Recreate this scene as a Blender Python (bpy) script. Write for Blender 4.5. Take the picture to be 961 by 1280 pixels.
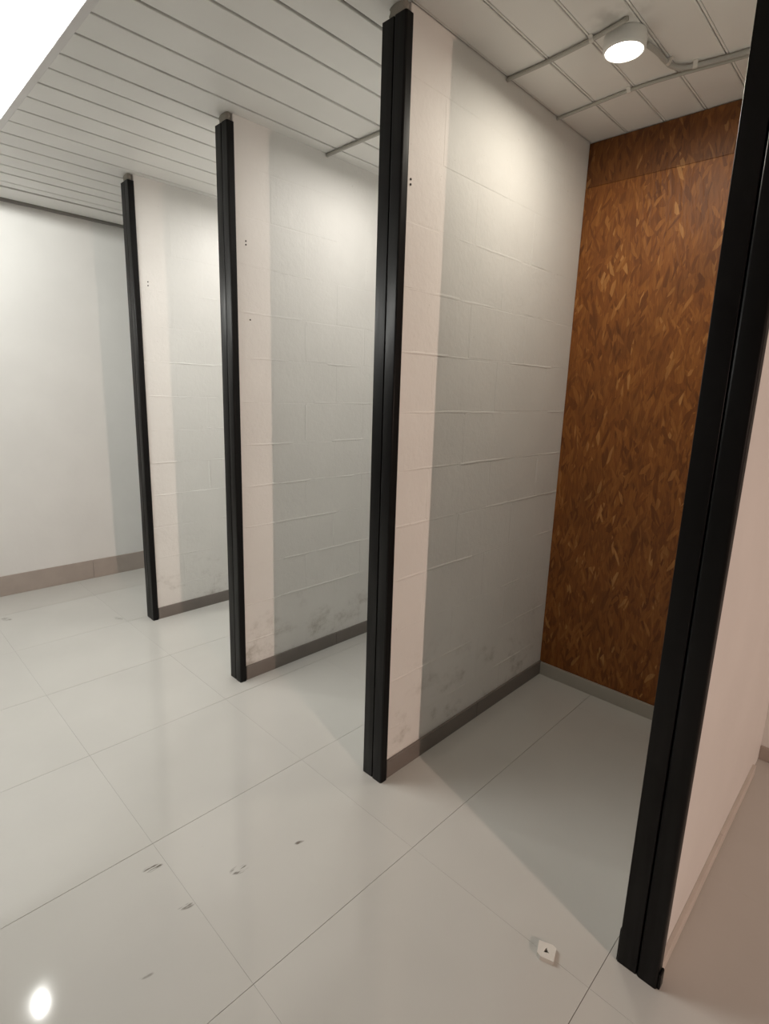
import bpy, bmesh, math, random
from mathutils import Matrix, Vector
random.seed(7)
for o in list(bpy.data.objects): bpy.data.objects.remove(o)
SC = bpy.context.scene
COL = SC.collection

# ------------------------------------------------------------------ camera
W, HT = 961, 1280
FPX = 677.63
yaw, pit, rol = .7685, -.2047, .0317
fw = Vector((-math.sin(yaw)*math.cos(pit), math.cos(yaw)*math.cos(pit), math.sin(pit)))
rt = Vector((math.cos(yaw), math.sin(yaw), 0)); up = rt.cross(fw)
r2 = rt*math.cos(rol) + up*math.sin(rol); u2 = up*math.cos(rol) - rt*math.sin(rol)
cd = bpy.data.cameras.new('camera'); cam = bpy.data.objects.new('camera', cd); COL.objects.link(cam)
cam.matrix_world = Matrix(((r2.x, u2.x, -fw.x, .9045), (r2.y, u2.y, -fw.y, -1.298), (r2.z, u2.z, -fw.z, 1.4674), (0, 0, 0, 1)))
cd.sensor_fit = 'HORIZONTAL'; cd.sensor_width = 36; cd.lens = 36*FPX/W
cd.shift_x = -1.04/W; cd.shift_y = -9.33/W
cd.clip_start = .02
SC.camera = cam

# ------------------------------------------------------------------ world, exposure, main lights
wd = bpy.data.worlds.new('world'); SC.world = wd; wd.use_nodes = True
wd.node_tree.nodes['Background'].inputs[0].default_value = (.9, .95, 1, 1)
wd.node_tree.nodes['Background'].inputs[1].default_value = .03
vs = SC.view_settings
vs.view_transform = 'Standard'; vs.look = 'None'; vs.gamma = 1; vs.use_curve_mapping = False; vs.exposure = 0.0

PANEL_L = 12.0            # radiance of the aisle's ceiling light panel
PANEL_C = (1, 1, .95)
CUB_W = 4.9             # watts of each cubicle lamp
CUB_C = (1, .93, .80)
DOWN_W = 32.0            # aisle downlight
SPOT_W = 520.0           # warm lamp far along the aisle
SPOT_C = (1, .72, .59)

def light(name, loc, watts, color, radius, spot=None, target=None, blend=.3):
    ld = bpy.data.lights.new(name, 'SPOT' if spot else 'POINT')
    ld.energy = watts; ld.color = color; ld.shadow_soft_size = radius
    if spot: ld.spot_size = spot; ld.spot_blend = blend
    o = bpy.data.objects.new(name, ld); COL.objects.link(o); o.location = loc
    if target: o.rotation_euler = (Vector(target)-Vector(loc)).to_track_quat('-Z', 'Y').to_euler()
    return o

# ------------------------------------------------------------------ dimensions (metres)
H = 2.585                 # ceiling
XL = -3.443               # face of the end wall on the left
XR, YF = 5.9, -3.0        # far right wall, wall behind the viewer
YB = 1.2925               # back wall
D = 1.249                 # face of the chipboard
PX = [-2.3637, -1.341, -.3441, .66]      # right edge of each post
PY = [.004, .013, .016, 0]
PW, PD, ZT = .0997, .035, 2.548
WR, WLF = .014, .086      # wall faces measured back from the post's right edge

# ------------------------------------------------------------------ node helpers
def mat(name, color=(.8, .8, .8), rough=.5, spec=.5, emit=None, estr=0):
    m = bpy.data.materials.new(name); m.use_nodes = True
    b = m.node_tree.nodes['Principled BSDF']
    b.inputs['Base Color'].default_value = (*color, 1); b.inputs['Roughness'].default_value = rough
    b.inputs['Specular IOR Level'].default_value = spec
    if emit: b.inputs['Emission Color'].default_value = (*emit, 1); b.inputs['Emission Strength'].default_value = estr
    return m, m.node_tree, b
class N:
    def __init__(s, nt): s.nt = nt
    def new(s, t, **k):
        n = s.nt.nodes.new(t)
        for a, v in k.items(): setattr(n, a, v)
        return n
    def put(s, sock, v):
        if isinstance(v, bpy.types.NodeSocket): s.nt.links.new(v, sock)
        elif v is not None: sock.default_value = v
    def math(s, op, a, b=None, c=None, clamp=False):
        n = s.new('ShaderNodeMath', operation=op, use_clamp=clamp)
        for i, v in enumerate((a, b, c)): s.put(n.inputs[i], v)
        return n.outputs[0]
    def mix(s, f, a, b, mode='MIX'):
        n = s.new('ShaderNodeMix', data_type='RGBA', blend_type=mode)
        s.put(n.inputs[0], f); s.put(n.inputs[6], a if not isinstance(a, tuple) else (*a, 1)); s.put(n.inputs[7], b if not isinstance(b, tuple) else (*b, 1))
        return n.outputs[2]
    def pos(s): return s.new('ShaderNodeNewGeometry').outputs['Position']
    def mapping(s, v, loc=(0,0,0), rot=(0,0,0), sc=(1,1,1)):
        n = s.new('ShaderNodeMapping'); s.put(n.inputs[0], v)
        n.inputs[1].default_value = loc; n.inputs[2].default_value = rot; n.inputs[3].default_value = sc
        return n.outputs[0]
    def noise(s, v, scale, detail=2, rough=.5, out=0):
        n = s.new('ShaderNodeTexNoise'); s.put(n.inputs['Vector'], v)
        n.inputs['Scale'].default_value = scale; n.inputs['Detail'].default_value = detail; n.inputs['Roughness'].default_value = rough
        return n.outputs[out]
    def smooth(s, v, a, b, lo=0., hi=1.):
        n = s.new('ShaderNodeMapRange', interpolation_type='SMOOTHSTEP'); s.put(n.inputs[0], v)
        for i, x in enumerate((a, b, lo, hi)): n.inputs[i+1].default_value = x
        return n.outputs[0]
    def ramp(s, v, stops):
        n = s.new('ShaderNodeValToRGB'); s.put(n.inputs[0], v); e = n.color_ramp.elements
        while len(e) < len(stops): e.new(.5)
        for k, (p, c) in zip(e, stops): k.position = p; k.color = (*c, 1)
        return n.outputs[0]
    def bump(s, b, h, strength=.2, dist=.01):
        n = s.new('ShaderNodeBump'); n.inputs['Strength'].default_value = strength; n.inputs['Distance'].default_value = dist
        s.put(n.inputs['Height'], h); s.put(b.inputs['Normal'], n.outputs[0])
    def sep(s, v):
        n = s.new('ShaderNodeSeparateXYZ'); s.put(n.inputs[0], v); return n.outputs

# ------------------------------------------------------------------ materials
def paint(name, col, dirt=0.0, dirt_col=(.34, .31, .26), bump=.25, rough=.55, sc=38):
    m, nt, b = mat(name, col, rough, .35); n = N(nt); P = n.pos(); x, y, z = n.sep(P)
    lf = n.noise(P, 3.1, 3); c = n.mix(n.smooth(lf, .3, .75), tuple(v*.955 for v in col), col)
    if dirt:
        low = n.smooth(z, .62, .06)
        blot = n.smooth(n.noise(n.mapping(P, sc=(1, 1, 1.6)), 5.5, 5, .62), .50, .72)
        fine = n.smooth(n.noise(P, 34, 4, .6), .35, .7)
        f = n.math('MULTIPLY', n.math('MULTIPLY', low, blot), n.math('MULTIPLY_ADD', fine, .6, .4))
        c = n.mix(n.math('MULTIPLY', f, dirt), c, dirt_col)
        sp = n.smooth(n.noise(P, 60, 2), .74, .80)
        c = n.mix(n.math('MULTIPLY', sp, .25), c, dirt_col)
    n.put(b.inputs['Base Color'], c)
    n.bump(b, n.noise(P, sc, 4, .6), bump, .006)
    return m
M = {}
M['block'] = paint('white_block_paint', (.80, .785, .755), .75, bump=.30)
M['plaster'] = paint('white_smooth_paint', (.78, .775, .755), 0, bump=.10)
M['board_white'] = paint('white_plank_paint', (.86, .85, .82), 0, bump=.03, rough=.42, sc=20)
def dark_patch():  # noisy darker ellipse on the planks close to the lamp
    m = M['board_white']; nt = m.node_tree; n = N(nt); b = nt.nodes['Principled BSDF']; P = n.pos()
    src = b.inputs['Base Color'].links[0].from_socket
    q = n.mapping(P, loc=(-.06*8, -.50*13, 0), sc=(8, 13, 0)); ln = n.new('ShaderNodeVectorMath', operation='LENGTH'); n.put(ln.inputs[0], q)
    f = n.math('MULTIPLY', n.smooth(ln.outputs['Value'], 1.1, .1), n.smooth(n.noise(P, 14, 3), .3, .65))
    n.put(b.inputs['Base Color'], n.mix(n.math('MULTIPLY', f, .45), src, (.25, .235, .20)))
dark_patch()
M['trim_white'] = mat('white_metal_trim', (.74, .72, .71), .4)[0]
M['far_wall'] = paint('grey_wall_paint', (.42, .41, .39), 0, bump=.1)
M['grooves'] = mat('shade_dark_groove', (.17, .16, .14), .7)[0]  # base colour darkened to stand in for the shadow lines between planks

def tile_mat(name, col, rough, marks=()):
    m, nt, b = mat(name, col, rough, .5); n = N(nt); P = n.pos(); x, y, z = n.sep(P)
    oi = n.new('ShaderNodeObjectInfo').outputs['Random']
    c = n.mix(n.smooth(n.noise(P, 2.3, 4), .3, .7), tuple(v*.97 for v in col), tuple(v*1.02 for v in col))
    c = n.mix(n.math('MULTIPLY', oi, .05), c, tuple(v*.8 for v in col))
    streak = n.noise(n.mapping(P, rot=(0, 0, .25), sc=(150, 22, 1)), 1, 2)
    tot = None
    for (mx, my, l, w, a, k) in marks:
        q = n.mapping(P, loc=(-mx, -my, 0)); q = n.mapping(q, rot=(0, 0, -a), sc=(1, 1, 1))
        qx, qy, qz = n.sep(q)
        d = n.math('ADD', n.math('POWER', n.math('DIVIDE', qx, l), 2.), n.math('POWER', n.math('DIVIDE', qy, w), 2.))
        f = n.math('MULTIPLY', n.smooth(d, 1., .1), k)
        tot = f if tot is None else n.math('ADD', tot, f)
    if tot is not None:
        tot = n.math('MULTIPLY', tot, n.smooth(streak, .46, .60), clamp=True)
        c = n.mix(tot, c, (.16, .14, .12))
    fs = n.smooth(n.noise(P, 75, 2), .775, .80)
    c = n.mix(n.math('MULTIPLY', fs, .25), c, (.25, .22, .19))
    n.put(b.inputs['Base Color'], c)
    n.put(b.inputs['Roughness'], n.smooth(n.noise(P, 4, 4), .2, .8, rough*.8, rough*1.25))
    n.bump(b, n.noise(P, 5.0, 2), .05, .004)
    return m
M['floor'] = tile_mat('polished_floor_tile', (.57, .56, .53), .06, marks=(
    (-.568, -.757, .034, .015, 1.2, 1.3), (-.381, -.57, .032, .018, 1.2, 1.3), (-.336, -.373, .020, .008, 1.2, 1.), (-.377, -.743, .026, .011, 1.2, .9),
    (-.267, -.902, .02, .008, 1.2, .6), (-2.985, -.656, .05, .025, .3, .8), (-2.547, -.143, .045, .022, .3, .6)))
M['grout'] = mat('grey_grout', (.34, .31, .27), .9)[0]
def skirting(name, c):
    m, nt, b = mat(name, c, .35); n = N(nt); P = n.pos()
    n.put(b.inputs['Base Color'], n.mix(n.smooth(n.noise(P, 9, 4), .3, .7), tuple(v*.95 for v in c), tuple(v*1.03 for v in c)))
    return m
M['skirt_grey'] = skirting('grey_brown_skirting_tile', (.19, .165, .148))
M['skirt_taupe'] = skirting('taupe_skirting_tile', (.40, .345, .305))
M['skirt_pale'] = skirting('pale_skirting_tile', (.62, .58, .53))
M['skirt_osb'] = skirting('beige_skirting_tile', (.45, .42, .37))

def black_paint():
    m, nt, b = mat('black_gloss_paint', (.0055, .005, .0050), .42, .16); n = N(nt); P = n.pos()
    n.put(b.inputs['Roughness'], n.smooth(n.noise(n.mapping(P, sc=(30, 30, 3)), 1, 3), .3, .7, .36, .50))
    n.bump(b, n.noise(n.mapping(P, sc=(25, 25, 4)), 1, 3), .05, .004)
    return m
M['black'] = black_paint()
M['filler'] = paint('grey_filler', (.33, .31, .27), 0, bump=.9, rough=.9, sc=70)
M['conduit'] = mat('off_white_conduit', (.46, .445, .40), .45)[0]
M['cable'] = mat('pale_grey_cable', (.46, .45, .42), .45)[0]
M['plastic'] = mat('white_plastic', (.72, .69, .64), .4)[0]
M['hole'] = mat('dark_hole', (.05, .045, .04), .8)[0]
M['lamp_body'] = mat('white_lamp_body', (.82, .81, .78), .4)[0]
M['lamp_glow'] = mat('lamp_glow', (.9, .9, .85), .4, emit=(1, .96, .86), estr=9)[0]
M['spot_glow'] = mat('warm_lamp_glow', (.9, .8, .7), .4, emit=SPOT_C, estr=25)[0]
M['panel_glow'] = mat('light_panel_diffuser', (.85, .85, .85), .5, emit=PANEL_C, estr=PANEL_L)[0]

def osb(name, tone):
    m, nt, b = mat(name, (.25, .1, .03), .5, .4); n = N(nt)
    P = n.new('ShaderNodeTexCoord').outputs['Object']
    wv = n.new('ShaderNodeVectorMath', operation='MULTIPLY_ADD')
    n.put(wv.inputs[0], n.noise(P, 5.5, 2, out=1)); wv.inputs[1].default_value = (.035, 0, .035); n.put(wv.inputs[2], P)
    Q = wv.outputs[0]
    def flakes(rot, sx, sz, off):
        v = n.new('ShaderNodeTexVoronoi', feature='SMOOTH_F1'); v.inputs['Scale'].default_value = 1; v.inputs['Smoothness'].default_value = .35
        v.inputs['Randomness'].default_value = 1
        n.put(v.inputs['Vector'], n.mapping(n.mapping(Q, loc=off), rot=(0, rot, 0), sc=(1, 1, 1)))
        mp = v.inputs['Vector'].links[0].from_node
        mp2 = n.new('ShaderNodeMapping'); n.put(mp2.inputs[0], mp.outputs[0]); mp2.inputs[3].default_value = (sx, .001, sz)
        n.put(v.inputs['Vector'], mp2.outputs[0])
        return n.sep(v.outputs['Color'])
    stops = ((0, (.17, .052, .009)), (.25, (.245, .079, .014)), (.7, (.31, .108, .020)), (.93, (.38, .142, .031)), (1, (.52, .24, .072)))
    A = flakes(.12, 80, 13, (0, 0, 0)); B = flakes(-.22, 75, 13, (3, 0, 1)); C = flakes(.4, 70, 15, (7, 0, 5)); E = flakes(-.5, 65, 16, (1, 0, 9))
    c = n.ramp(A[0], stops)
    c = n.mix(n.math('GREATER_THAN', B[1], .55), c, n.ramp(B[0], stops))
    c = n.mix(n.math('GREATER_THAN', C[1], .72), c, n.ramp(C[0], stops))
    c = n.mix(n.math('GREATER_THAN', E[1], .84), c, n.ramp(E[0], stops))
    fib = n.noise(n.mapping(Q, rot=(0, .2, 0), sc=(190, 1, 16)), 1, 3)
    c = n.mix(n.smooth(fib, .35, .75, 0, .30), c, (.050, .016, .004))
    c = n.mix(n.smooth(n.noise(P, 4.5, 3), .45, .75, 0, .35), c, (.075, .024, .006))
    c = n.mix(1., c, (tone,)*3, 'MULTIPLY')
    n.put(b.inputs['Base Color'], c)
    h = n.math('ADD', A[0], n.math('MULTIPLY', fib, .8)); n.bump(b, h, .25, .003)
    return m
M['osb'] = osb('chipboard_strands', 1.0); M['osb_dark'] = osb('dark_chipboard_strands', .66)  # top board repeats the same strands, multiplied darker

# ------------------------------------------------------------------ mesh helpers
def mesh_from(bm, name, smooth=False):
    me = bpy.data.meshes.new(name); bm.normal_update(); bm.to_mesh(me); bm.free()
    if smooth:
        for f in me.polygons: f.use_smooth = True
    return me
def link(name, me, m=None, parent=None, loc=(0, 0, 0), kind=None, rot=None):
    o = bpy.data.objects.new(name, me); COL.objects.link(o); o.location = loc
    if rot: o.rotation_euler = rot
    if m and not me.materials: me.materials.append(M[m])
    if parent: o.parent = parent
    if kind: o['kind'] = kind
    return o
def bm_box(bm, x0, x1, y0, y1, z0, z1, bev=0, seg=1, edges=None):
    r = bmesh.ops.create_cube(bm, size=1)
    vs_ = r['verts']
    for v in vs_: v.co = Vector(((x0+x1)/2+v.co.x*(x1-x0), (y0+y1)/2+v.co.y*(y1-y0), (z0+z1)/2+v.co.z*(z1-z0)))
    if bev:
        es = list({e for v in vs_ for e in v.link_edges if edges is None or edges(e)})
        bmesh.ops.bevel(bm, geom=es, offset=bev, segments=seg, affect='EDGES', profile=.5)
    return bm
def box(name, m, x0, x1, y0, y1, z0, z1, bev=0, seg=1, parent=None, kind=None, smooth=False):
    return link(name, mesh_from(bm_box(bmesh.new(), x0, x1, y0, y1, z0, z1, bev, seg), name, smooth), m, parent, kind=kind)
def empty(name, label, cat, loc, group=None):
    o = bpy.data.objects.new(name, None); COL.objects.link(o); o.location = loc; o.empty_display_size = .1
    o['label'] = label; o['category'] = cat
    if group: o['group'] = group
    return o
def tube_mesh(name, pts, r, seg=10):
    bm = bmesh.new(); rings = []
    pts = [Vector(p) for p in pts]
    for i, p in enumerate(pts):
        t = (pts[min(i+1, len(pts)-1)]-pts[max(i-1, 0)]).normalized()
        a = t.cross(Vector((0, 0, 1))).normalized(); b = t.cross(a)
        rings.append([bm.verts.new(p+(a*math.cos(k*2*math.pi/seg)+b*math.sin(k*2*math.pi/seg))*r) for k in range(seg)])
    for q, w in zip(rings, rings[1:]):
        for k in range(seg): bm.faces.new((q[k], q[(k+1) % seg], w[(k+1) % seg], w[k]))
    bm.faces.new(rings[0][::-1]); bm.faces.new(rings[-1])
    bmesh.ops.recalc_face_normals(bm, faces=bm.faces)
    return mesh_from(bm, name, True)
def spline(pts, n=8):
    out = []; P = [Vector(p) for p in pts]
    for i in range(len(P)-1):
        a, b, c, d = P[max(i-1, 0)], P[i], P[i+1], P[min(i+2, len(P)-1)]
        for k in range(n):
            t = k/n
            out.append(.5*((2*b)+(c-a)*t+(2*a-5*b+4*c-d)*t*t+(3*b-a-3*c+d)*t**3))
    return out+[P[-1]]
def lathe_mesh(name, prof, seg=40):
    bm = bmesh.new(); rings = []
    for r, z in prof:
        rings.append([bm.verts.new((r*math.cos(k*2*math.pi/seg), r*math.sin(k*2*math.pi/seg), z)) for k in range(seg)] if r > 1e-6 else [bm.verts.new((0, 0, z))])
    for q, w in zip(rings, rings[1:]):
        for k in range(seg):
            j = (k+1) % seg
            if len(q) == 1 and len(w) == 1: continue
            if len(q) == 1: bm.faces.new((q[0], w[k], w[j]))
            elif len(w) == 1: bm.faces.new((q[k], w[0], q[j]))
            else: bm.faces.new((q[k], w[k], w[j], q[j]))
    bmesh.ops.recalc_face_normals(bm, faces=bm.faces)
    return mesh_from(bm, name, True)
cache = {}
def cached(key, make):
    if key not in cache: cache[key] = make()
    return cache[key]

# ------------------------------------------------------------------ floor of polished tiles
floor = box('floor', 'grout', XL-.15, XR+.15, YF-.15, YB+.15, -.12, -.0022, kind='structure')
JX, JY, PITX, PITY = -.062, -.118, .600, .602
def spans(j, pitch, lo, hi):
    k = math.floor((lo-j)/pitch); out = []
    while j+k*pitch < hi-1e-4:
        a, b = max(lo, j+k*pitch), min(hi, j+(k+1)*pitch)
        if b-a > .02: out.append((a, b))
        k += 1
    return out
for (a, b) in spans(JX, PITX, XL, XR):
    for (c, d) in spans(JY, PITY, YF, YB):
        w, l = round(b-a-.0016, 4), round(d-c-.0004, 4)
        me = cached(('tile', w, l), lambda: mesh_from(bm_box(bmesh.new(), -w/2, w/2, -l/2, l/2, -.01, 0), 'tile'))
        t = link('tile', me, 'floor', floor, ((a+b)/2, (c+d)/2, random.uniform(-.0003, .0)))
        t.rotation_euler = (random.uniform(-.0003, .0003), random.uniform(-.0003, .0003), 0)

# ------------------------------------------------------------------ walls round the room
box('wall_left', 'plaster', XL-.12, XL, YF-.12, YB+.12, -.11, H+.12, kind='structure')
box('wall_back', 'plaster', XL, XR, YB, YB+.12, -.11, H+.12, kind='structure')
box('wall_right', 'far_wall', XR, XR+.12, YF-.12, YB+.12, -.11, H+.12, kind='structure')
box('wall_front', 'far_wall', XL, XR, YF-.12, YF, -.11, H+.12, kind='structure')

# partition walls: three of painted blocks, one plastered smooth
def partition(i):
    xa, xb = PX[i]-WLF, PX[i]-WR; y0, y1 = PY[i]+PD+.001, YB
    t = xb-xa
    bm = bmesh.new(); xc = (xa+xb)/2
    prof = [(0, t/2-.0008), (1.3, t/2-.0008), (1.75, t/2-.0006), (2.0, t/2-.0004), (H, t/2-.0003)]
    ring = [[bm.verts.new((xc+s*w, y, z)) for (s, y) in ((1, y0+.004), (1, y1), (-1, y1), (-1, y0+.004))] for z, w in prof]
    for q, w in zip(ring, ring[1:]):
        for k in range(4): bm.faces.new((q[k], q[(k+1) % 4], w[(k+1) % 4], w[k]))
    bm.faces.new(ring[0][::-1]); bm.faces.new(ring[-1]); bmesh.ops.recalc_face_normals(bm, faces=bm.faces)
    wall = link('wall_partition', mesh_from(bm, 'wall_partition'), 'block', kind='structure')
    z = 0; c = 0
    while z < H-.01:
        zt = min(z+.2, H)
        for (a, b) in spans(.03 if c % 2 == 0 else .23, .4, y0, y1):
            g = .004 if z < 1.75 else .0015
            if a > y0+.001: a += g/2
            if b < y1-.001: b -= g/2
            za, zb = z+g/2, zt-(g/2 if zt < H else 0)
            l, h = round(b-a, 4), round(zb-za, 4)
            me = cached(('block', l, h), lambda: mesh_from(bm_box(bmesh.new(), -t/2, t/2, -l/2, l/2, -h/2, h/2, .0030, 2), 'block'))
            o = link('block', me, 'block', wall, (xc+random.uniform(-.0004, .0004), (a+b)/2, (za+zb)/2))
            k = 1 if z < 1.7 else .4
            if l > .1: o.rotation_euler = (0, random.uniform(-.0009, .0009)*k, random.uniform(-.0006, .0006)*k)
        z += .2; c += 1
    # mortar left standing proud along the joints, painted over: one uneven bead
    rnd = random.Random(40+i); bm = bmesh.new()
    def bead(p, q, gain):
        p, q = Vector(p), Vector(q); n = max(4, int((q-p).length/.025)); d = (q-p).normalized(); sd = Vector((0, -d.z, d.y))
        prev = None; hgt = rnd.uniform(.2, 1.2); off = 0
        for k in range(n+1):
            hgt = min(1.3, max(0.2, hgt+rnd.uniform(-.3, .3))); off = off*.8+rnd.uniform(-.001, .001)
            e = hgt*gain*(1 if 0 < k < n else .3); c0 = p+(q-p)*k/n+sd*off
            wv_ = .0035+.0022*hgt
            row = [bm.verts.new((xb-.0008+h_*e, c0.y+sd.y*u_*wv_, c0.z+sd.z*u_*wv_)) for u_, h_ in ((-1, 0), (-.55, .8), (0, 1), (.55, .8), (1, 0))]
            if prev:
                for j in range(4): bm.faces.new((prev[j], prev[j+1], row[j+1], row[j]))
            prev = row
    for c in range(1, 11):
        zz = .2*c; gain = .0027 if zz < 1.35 else (.0021 if zz < 1.75 else .0013)
        yy = y0+.01
        while yy < y1-.02:
            ye = min(yy+rnd.uniform(.15, .45), y1-.002); bead((xb, yy, zz), (xb, ye, zz+rnd.uniform(-.002, .002)), gain*rnd.uniform(.6, 1.1)); yy = ye
        if c < 10:
            for (a, b) in spans(.03 if c % 2 == 0 else .23, .4, y0, y1):
                if a > y0+.02 and rnd.random() < .85: bead((xb, a, zz+.01), (xb, a+rnd.uniform(-.002, .002), zz+.19), gain*rnd.uniform(.5, 1.1))
    bm.normal_update()
    for f in bm.faces:
        if f.normal.x < 0: f.normal_flip()
    me = mesh_from(bm, 'mortar', True)
    link('mortar', me, 'block', wall, kind='stuff')
    return wall
for i in range(3): partition(i)
box('wall_partition', 'plaster', PX[3]-WLF, PX[3]-WR, PD+.001, YB, 0, H, .003, 2, kind='structure')

# skirting tiles
def skirt(name, m, face, axis, a, b, h, th, sgn=1, seg=.6):
    root = None; k = 0; p = a
    root = bpy.data.objects.new(name, None); COL.objects.link(root); root['kind'] = 'structure'
    root.location = (face, (a+b)/2, 0) if axis == 'y' else ((a+b)/2, face, 0)
    while p < b-.01:
        q = min(p+seg, b); l = round(q-p-.0015, 4)
        f0, f1 = sorted((0, sgn*th))
        if axis == 'y': me = cached((name, l, h, th), lambda: mesh_from(bm_box(bmesh.new(), f0, f1, -l/2, l/2, 0, h, .0012), 'tile')); loc = (0, (p+q)/2-(a+b)/2, 0)
        else: me = cached((name, l, h, th), lambda: mesh_from(bm_box(bmesh.new(), -l/2, l/2, f0, f1, 0, h, .0012), 'tile')); loc = ((p+q)/2-(a+b)/2, 0, 0)
        link('tile', me, m, root, loc); p = q
skirt('baseboard_left', 'skirt_taupe', XL, 'y', YF, YB, .142, .010)
for i, nm in enumerate(('baseboard_partition', 'baseboard_partition', 'baseboard_partition')):
    skirt(nm, 'skirt_grey', PX[i]-WR, 'y', PY[i]+PD+.002, D if i == 2 else YB, .074, .010)
skirt('baseboard_right', 'skirt_pale', PX[3]-WR, 'y', PD+.012, 1.157, .040, .012)
skirt('baseboard_back', 'skirt_taupe', YB, 'x', PX[3]-WR, XR, .06, .010, -1)
for xa_, xb_ in ((XL+.010, PX[0]-WLF), (PX[0]-WR+.010, PX[1]-WLF), (PX[1]-WR+.010, PX[2]-WLF)):
    skirt('baseboard_back', 'skirt_grey', YB, 'x', xa_, xb_, .074, .010, -1)
skirt('baseboard_back', 'skirt_osb', D-.001, 'x', PX[2]-WR+.010, PX[3]-WLF, .069, .010, -1)

# ------------------------------------------------------------------ plank ceiling
EDGE = -.571
ceil = box('ceiling', 'grooves', XL, XR, EDGE, YB, H+.009, H+.11, kind='structure')
J = [-.045+.1497*k for k in range(28, 0, -1)] + [-.045, -.198, -.355, -.511, -.655, -.801, -.968, -1.132, -1.282, -1.446, -1.58, -1.724, -1.879, -2.03, -2.183, -2.338, -2.49, -2.645, -2.8, -2.936, -3.092, -3.185, XL+.012]
J = [XR] + [.0+J[0]+.1497*k for k in range(int((XR-J[0])/.1497), 0, -1)] + J
GAP = .019
for b, a in zip(J, J[1:]):
    w = round(b-a-GAP*.6, 4)
    if w < .03: continue
    if b == -3.185: w -= .014
    me = cached(('plank', w), lambda: mesh_from(bm_box(bmesh.new(), -w/2, w/2, EDGE+.0005, YB, H, H+.012, .002), 'plank'))
    link('plank', me, 'board_white', ceil, ((a+b)/2, 0, random.uniform(-.0006, .0006)+(-.004 if b == -3.185 else 0)))
# raised tongue lying in each groove
for x in J[1:-1]:
    me = cached('tongue', lambda: mesh_from(bm_box(bmesh.new(), -.0032, .0032, EDGE+.001, YB, H+.001, H+.010, .001), 'groove_strip'))
    if -.4 < x < 1.0: link('groove_strip', me, 'board_white', ceil, (x+.001, 0, 0))
# plain ceiling of the aisle with the opening for the light panel
PA = (-2.28, -.98, -1.30, -.600)
cf = bmesh.new()
for (x0, x1, y0, y1) in ((XL, PA[0], YF, -.600), (PA[1], XR, YF, -.600), (PA[0], PA[1], YF, PA[2])):
    bm_box(cf, x0, x1, y0, y1, H, H+.1)
link('ceiling_aisle', mesh_from(cf, 'ceiling_aisle'), 'far_wall', kind='structure')
M['shadow_grey'] = mat('shadow_strip_grey', (.30, .29, .27), .6)[0]
box('shadow_strip', 'shadow_grey', XL, XL+.016, EDGE, YB, H-.020, H+.004, .001, kind='structure')  # dark strip standing for the shadow gap where ceiling meets end wall
box('trim_1', 'trim_white', XL, XR, -.600, EDGE, H-.006, H+.06, .003, 2, kind='structure')

# ------------------------------------------------------------------ black posts
def flat_sides(me):
    for f in me.polygons:
        if abs(f.normal.x) > .95: f.use_smooth = False
    return me
tube = lambda r_=.0065: flat_sides(mesh_from(bm_box(bmesh.new(), -.0243, .0243, 0, PD, 0, ZT, r_, 4, edges=lambda e: abs(e.verts[0].co.z-e.verts[1].co.z) > 1), 'tube', True))
POST_LABELS = ['black double steel post closest to the plain end wall with taupe skirting',
               'black double steel post in the middle, second from the plain end wall',
               'tall black double steel post at the white block wall facing the brown chipboard',
               'nearest and widest black double steel post, ending the pinkish smooth wall']
def rough_lump(name, sx, sy, sz, seed):
    rnd = random.Random(seed); bm = bmesh.new(); bmesh.ops.create_icosphere(bm, subdivisions=3, radius=1)
    for v in bm.verts:
        p = v.co; k = max(abs(p.x), abs(p.y), abs(p.z)); p = p*(.5+.5/k)
        v.co = Vector((p.x*sx*(1+rnd.uniform(-.1, .1)), p.y*sy*(1+rnd.uniform(-.1, .1)), p.z*sz))
    return mesh_from(bm, name, True)
for i in range(4):
    r = empty('steel_post', POST_LABELS[i], 'post', (PX[i]-PW/2, PY[i], 0), 'black posts at the wall ends')
    me = cached('tube', tube)
    link('tube', cached('tube_left', lambda: tube(.0022)), 'black', r, (-PW/2+.0243, .0015, 0)); link('tube', me, 'black', r, (PW/2-.0243, 0, 0))
    f = link('filler_plug', rough_lump('filler_plug', .036, .012, (H-ZT)/2+.002, i), 'filler', r, (.004, PD*.5, (H+ZT)/2))
    f['label'] = 'lumpy grey filler between post top and ceiling'
    if i == 3:
        bm = bmesh.new(); bm_box(bm, PW/2-.0005, PW/2+.0065, .004, .030, 0, .048, .003, 2)
        link('foot_bracket', mesh_from(bm, 'foot_bracket'), 'black', r)
        link('foot_bracket', mesh_from(bm_box(bmesh.new(), -PW/2-.003, -PW/2+.0005, .004, .030, 0, .10, .001), 'foot_bracket'), 'black', r)

# ------------------------------------------------------------------ chipboard lining
ob = empty('chipboard_lining', 'orange-brown chipboard lining at the back of the nearest cubicle', 'board', ((PX[2]-WR+PX[3]-WLF)/2, D, .069))
hw = (PX[3]-WLF-PX[2]+WR)/2-.001
o1 = link('board', mesh_from(bm_box(bmesh.new(), -hw, hw, 0, .018, 0, 2.3285, .0004), 'board'), 'osb', ob)
o2 = link('board', mesh_from(bm_box(bmesh.new(), -hw, hw, .0006, .0186, 2.3295, H-.069-.004, .001), 'board'), 'osb_dark', ob)
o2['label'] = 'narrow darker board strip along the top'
link('batten', mesh_from(bm_box(bmesh.new(), -hw, hw, .0215, YB-D, 2.25, 2.34), 'batten'), 'osb', ob)

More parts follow.
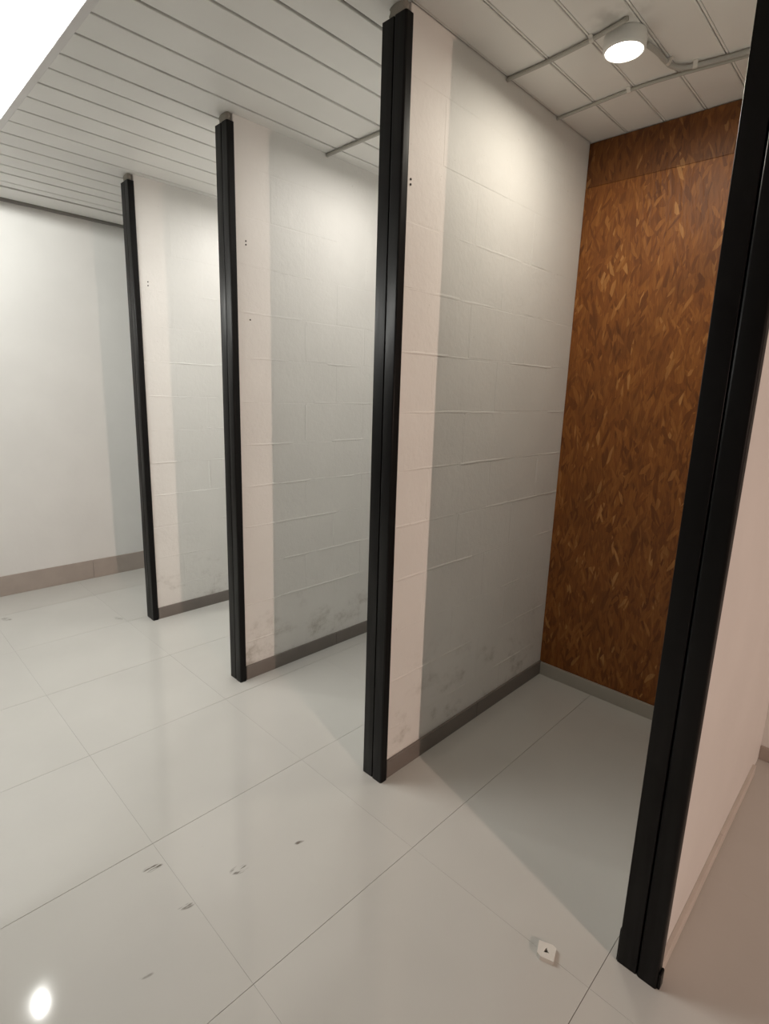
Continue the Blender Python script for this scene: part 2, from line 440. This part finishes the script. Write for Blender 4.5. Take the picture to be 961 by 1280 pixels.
# ------------------------------------------------------------------ lamps
def cub_lamp(x, y, label, watts=CUB_W, tint=CUB_C):
    r = empty('ceiling_lamp', label, 'lamp', (x, y, H), 'round lamps of the cubicles')
    link('housing', cached('housing', lambda: lathe_mesh('housing', [(0, 0), (.062, 0), (.064, -.004), (.064, -.040), (.061, -.046), (.057, -.047), (.056, -.043), (0, -.043)])), 'lamp_body', r)
    link('diffuser', cached('diffuser', lambda: lathe_mesh('diffuser', [(.0555, -.0428), (.0555, -.0455), (.04, -.0475), (0, -.049)])), 'lamp_glow', r)
    ld = bpy.data.lights.new('lamp_light', 'AREA'); ld.shape = 'DISK'; ld.size = .105; ld.energy = watts; ld.color = tint
    o = bpy.data.objects.new('lamp_light', ld); COL.objects.link(o); o.location = (x, y, H-.052)
cub_lamp(.045, .608, 'round white glowing lamp on the plank ceiling before the brown chipboard')
cub_lamp(-.90, .66, 'round white lamp on the ceiling hidden behind the tallest black post', 4.4, (1, .96, .90))
cub_lamp(-1.90, .66, 'round white lamp on the ceiling between the two farthest block walls', 4.8, (1, .97, .93))

r = empty('light_panel', 'large glowing white ceiling panel past the end of the planks', 'light panel', ((PA[0]+PA[1])/2, (PA[2]+PA[3])/2, H))
cx, cy = (PA[0]+PA[1])/2, (PA[2]+PA[3])/2
link('diffuser', mesh_from(bm_box(bmesh.new(), PA[0]-cx+.004, PA[1]-cx-.004, PA[2]-cy+.004, PA[3]-cy-.001, .012, .02), 'diffuser'), 'panel_glow', r)
link('back_tray', mesh_from(bm_box(bmesh.new(), PA[0]-cx, PA[1]-cx, PA[2]-cy, PA[3]-cy, .021, .06), 'back_tray'), 'lamp_body', r)

r = empty('downlight', 'small round downlight in the aisle ceiling beside the glowing panel', 'lamp', (-2.618, -.775, H+.012))
link('rim', lathe_mesh('rim', [(.0185, 0), (.040, 0), (.040, -.004), (.021, -.006), (.0185, -.002)]), 'lamp_body', r)
link('diffuser', lathe_mesh('diffuser', [(.019, -.001), (.019, -.002), (0, -.003)]), 'spot_glow', r)
bpy.data.objects['downlight'].children[1].data.materials.clear(); bpy.data.objects['downlight'].children[1].data.materials.append(mat('downlight_glow', (.9, .9, .9), .4, emit=(1, .97, .9), estr=60)[0])
light('downlight_light', (-2.618, -.775, H-.02), DOWN_W, PANEL_C, .015, math.radians(179), (-2.618, -.775, 0), .08)

r = empty('wall_lamp', 'warm lamp on the far wall at the other end of the aisle', 'lamp', (XR, -1.36, 2.40))
link('housing', lathe_mesh('housing', [(0, 0), (.05, 0), (.05, .02), (.02, .03), (.02, .12), (.045, .16), (.045, .22), (.04, .22), (.04, .19), (0, .19)]), 'lamp_body', r, rot=(0, -math.pi/2, 0))
link('bulb', lathe_mesh('bulb', [(0, .191), (.022, .191), (.03, .21), (.02, .228), (0, .232)]), 'spot_glow', r, rot=(0, -math.pi/2, 0))
light('wall_lamp_light', (XR-.28, -1.36, 2.40), SPOT_W, SPOT_C, .018, math.radians(62), (.65, .9, .5), 1.0)

# ------------------------------------------------------------------ conduits and cable on the ceiling
def run(name, pts, r, m, label, cat='conduit', clips=()):
    pts = [(x, y, H-z-.0005) for x, y, z in pts]; o0 = pts[len(pts)//2]
    root = empty(name, label, cat, (o0[0], o0[1], H))
    S = spline(pts); link('pipe' if cat == 'conduit' else 'sheath', tube_mesh('pipe', [p-Vector((o0[0], o0[1], H)) for p in S], r), m, root)
    for (x, y, ang) in clips:
        bm = bmesh.new(); n = 9
        prof = [(r+.0025)*Vector((math.cos(t), math.sin(t))) for t in [math.pi*k/(n-1) for k in range(n)]]
        outl = [(-r-.010, 0), (-r-.010, .002)] + [(-p.x, p.y+r) for p in reversed(prof)][::-1] + [(r+.010, .002), (r+.010, 0)]
        vv = [[bm.verts.new((px_, yy, -pz)) for px_, pz in outl] for yy in (-.007, .007)]
        for k in range(len(outl)): bm.faces.new((vv[0][k], vv[0][(k+1) % len(outl)], vv[1][(k+1) % len(outl)], vv[1][k]))
        bm.faces.new(vv[0]); bm.faces.new(vv[1][::-1]); bmesh.ops.recalc_face_normals(bm, faces=bm.faces)
        link('clip', mesh_from(bm, 'clip'), 'plastic', root, (x-o0[0], y-o0[1], 0), rot=(0, 0, ang+math.pi/2))
    return root
run('conduit', [(-.356, .565, .008), (-.204, .562, .008), (-.043, .546, .008), (.03, .532, .008), (.085, .52, .008)], .007, 'conduit', 'thin off-white conduit on the ceiling from block wall to round glowing lamp', clips=((-.035, .546, -.1),))
run('conduit', [(-.356, .941, .007), (-.198, .927, .007), (-.035, .916, .007), (.109, .926, .007), (.25, .948, .007), (.40, .965, .007), (.573, .975, .007)], .006, 'conduit', 'thin straight conduit across the ceiling close to the brown chipboard', clips=((-.06, .918, 0),))
run('cable', [(.085, .675, .010), (.097, .74, .010), (.100, .80, .010), (.108, .855, .010), (.145, .892, .010), (.232, .912, .010), (.32, .925, .010), (.45, .94, .010), (.573, .948, .010)], .008, 'cable', 'pale cable curving from the glowing lamp to the conduit', 'cable', clips=((.102, .82, 1.5), (.165, .899, .3)))
run('conduit', [(-1.354, .556, .009), (-1.18, .555, .009), (-.99, .556, .009), (-.7, .556, .009), (-.432, .56, .009)], .008, 'conduit', 'short off-white conduit on the ceiling left of the tallest black post')

# ------------------------------------------------------------------ small things
# square plastic clip lying on the tile joint
r = empty('plastic_clip', 'small square white plastic clip with a hole, lying on a floor joint', 'clip', (.419, -.120, 0))
bm = bmesh.new(); pts = [(-.022, -.014), (-.012, -.022), (.022, -.022), (.024, .018), (.014, .024), (-.022, .022)]
tri = [(-.007, -.006), (.008, -.004), (-.001, .009)]
def loop(pp, z): return [bm.verts.new((x, y, z)) for x, y in pp]
oi_, oo, it, ib = loop(pts, .013), loop(pts, 0), loop([tri[0], tri[0], tri[1], tri[1], tri[2], tri[2]], .013), loop([tri[0], tri[0], tri[1], tri[1], tri[2], tri[2]], .002)
for a, b in ((oo, oi_), (oi_, it), (it, ib)):
    for k in range(6): bm.faces.new((a[k], a[(k+1) % 6], b[(k+1) % 6], b[k]))
bm.faces.new(oo[::-1]); bmesh.ops.remove_doubles(bm, verts=bm.verts, dist=1e-5); bmesh.ops.dissolve_degenerate(bm, edges=bm.edges, dist=1e-5)
bmesh.ops.recalc_face_normals(bm, faces=bm.faces)
link('body', mesh_from(bm, 'body'), 'plastic', r)
hb = bmesh.new(); hv = [hb.verts.new((x, y, .0032)) for x, y in tri]; hb.faces.new(hv)
link('hole_floor', mesh_from(hb, 'hole_floor'), 'hole', r)
r.rotation_euler = (0, 0, .35)

# old screw plugs in the block walls near the posts
WALLS = [o for o in bpy.data.objects if o.name.startswith('wall_partition')]
def plug(i, y, z):
    wl = sorted(WALLS, key=lambda o: o.name)[i]
    link('screw_plug', cached('plug', lambda: lathe_mesh('screw_plug', [(0, 0), (.0035, 0), (.0035, .0022), (0, .0028)], 10)), 'hole', wl, (PX[i]-WR, y, z), rot=(0, math.pi/2, 0))
for i, y, z in ((1, .10, 2.10), (1, .10, 2.085), (1, .115, 1.77), (0, .09, 2.04), (0, .09, 2.02), (2, .075, 2.12), (2, .075, 2.105)): plug(i, y, z)
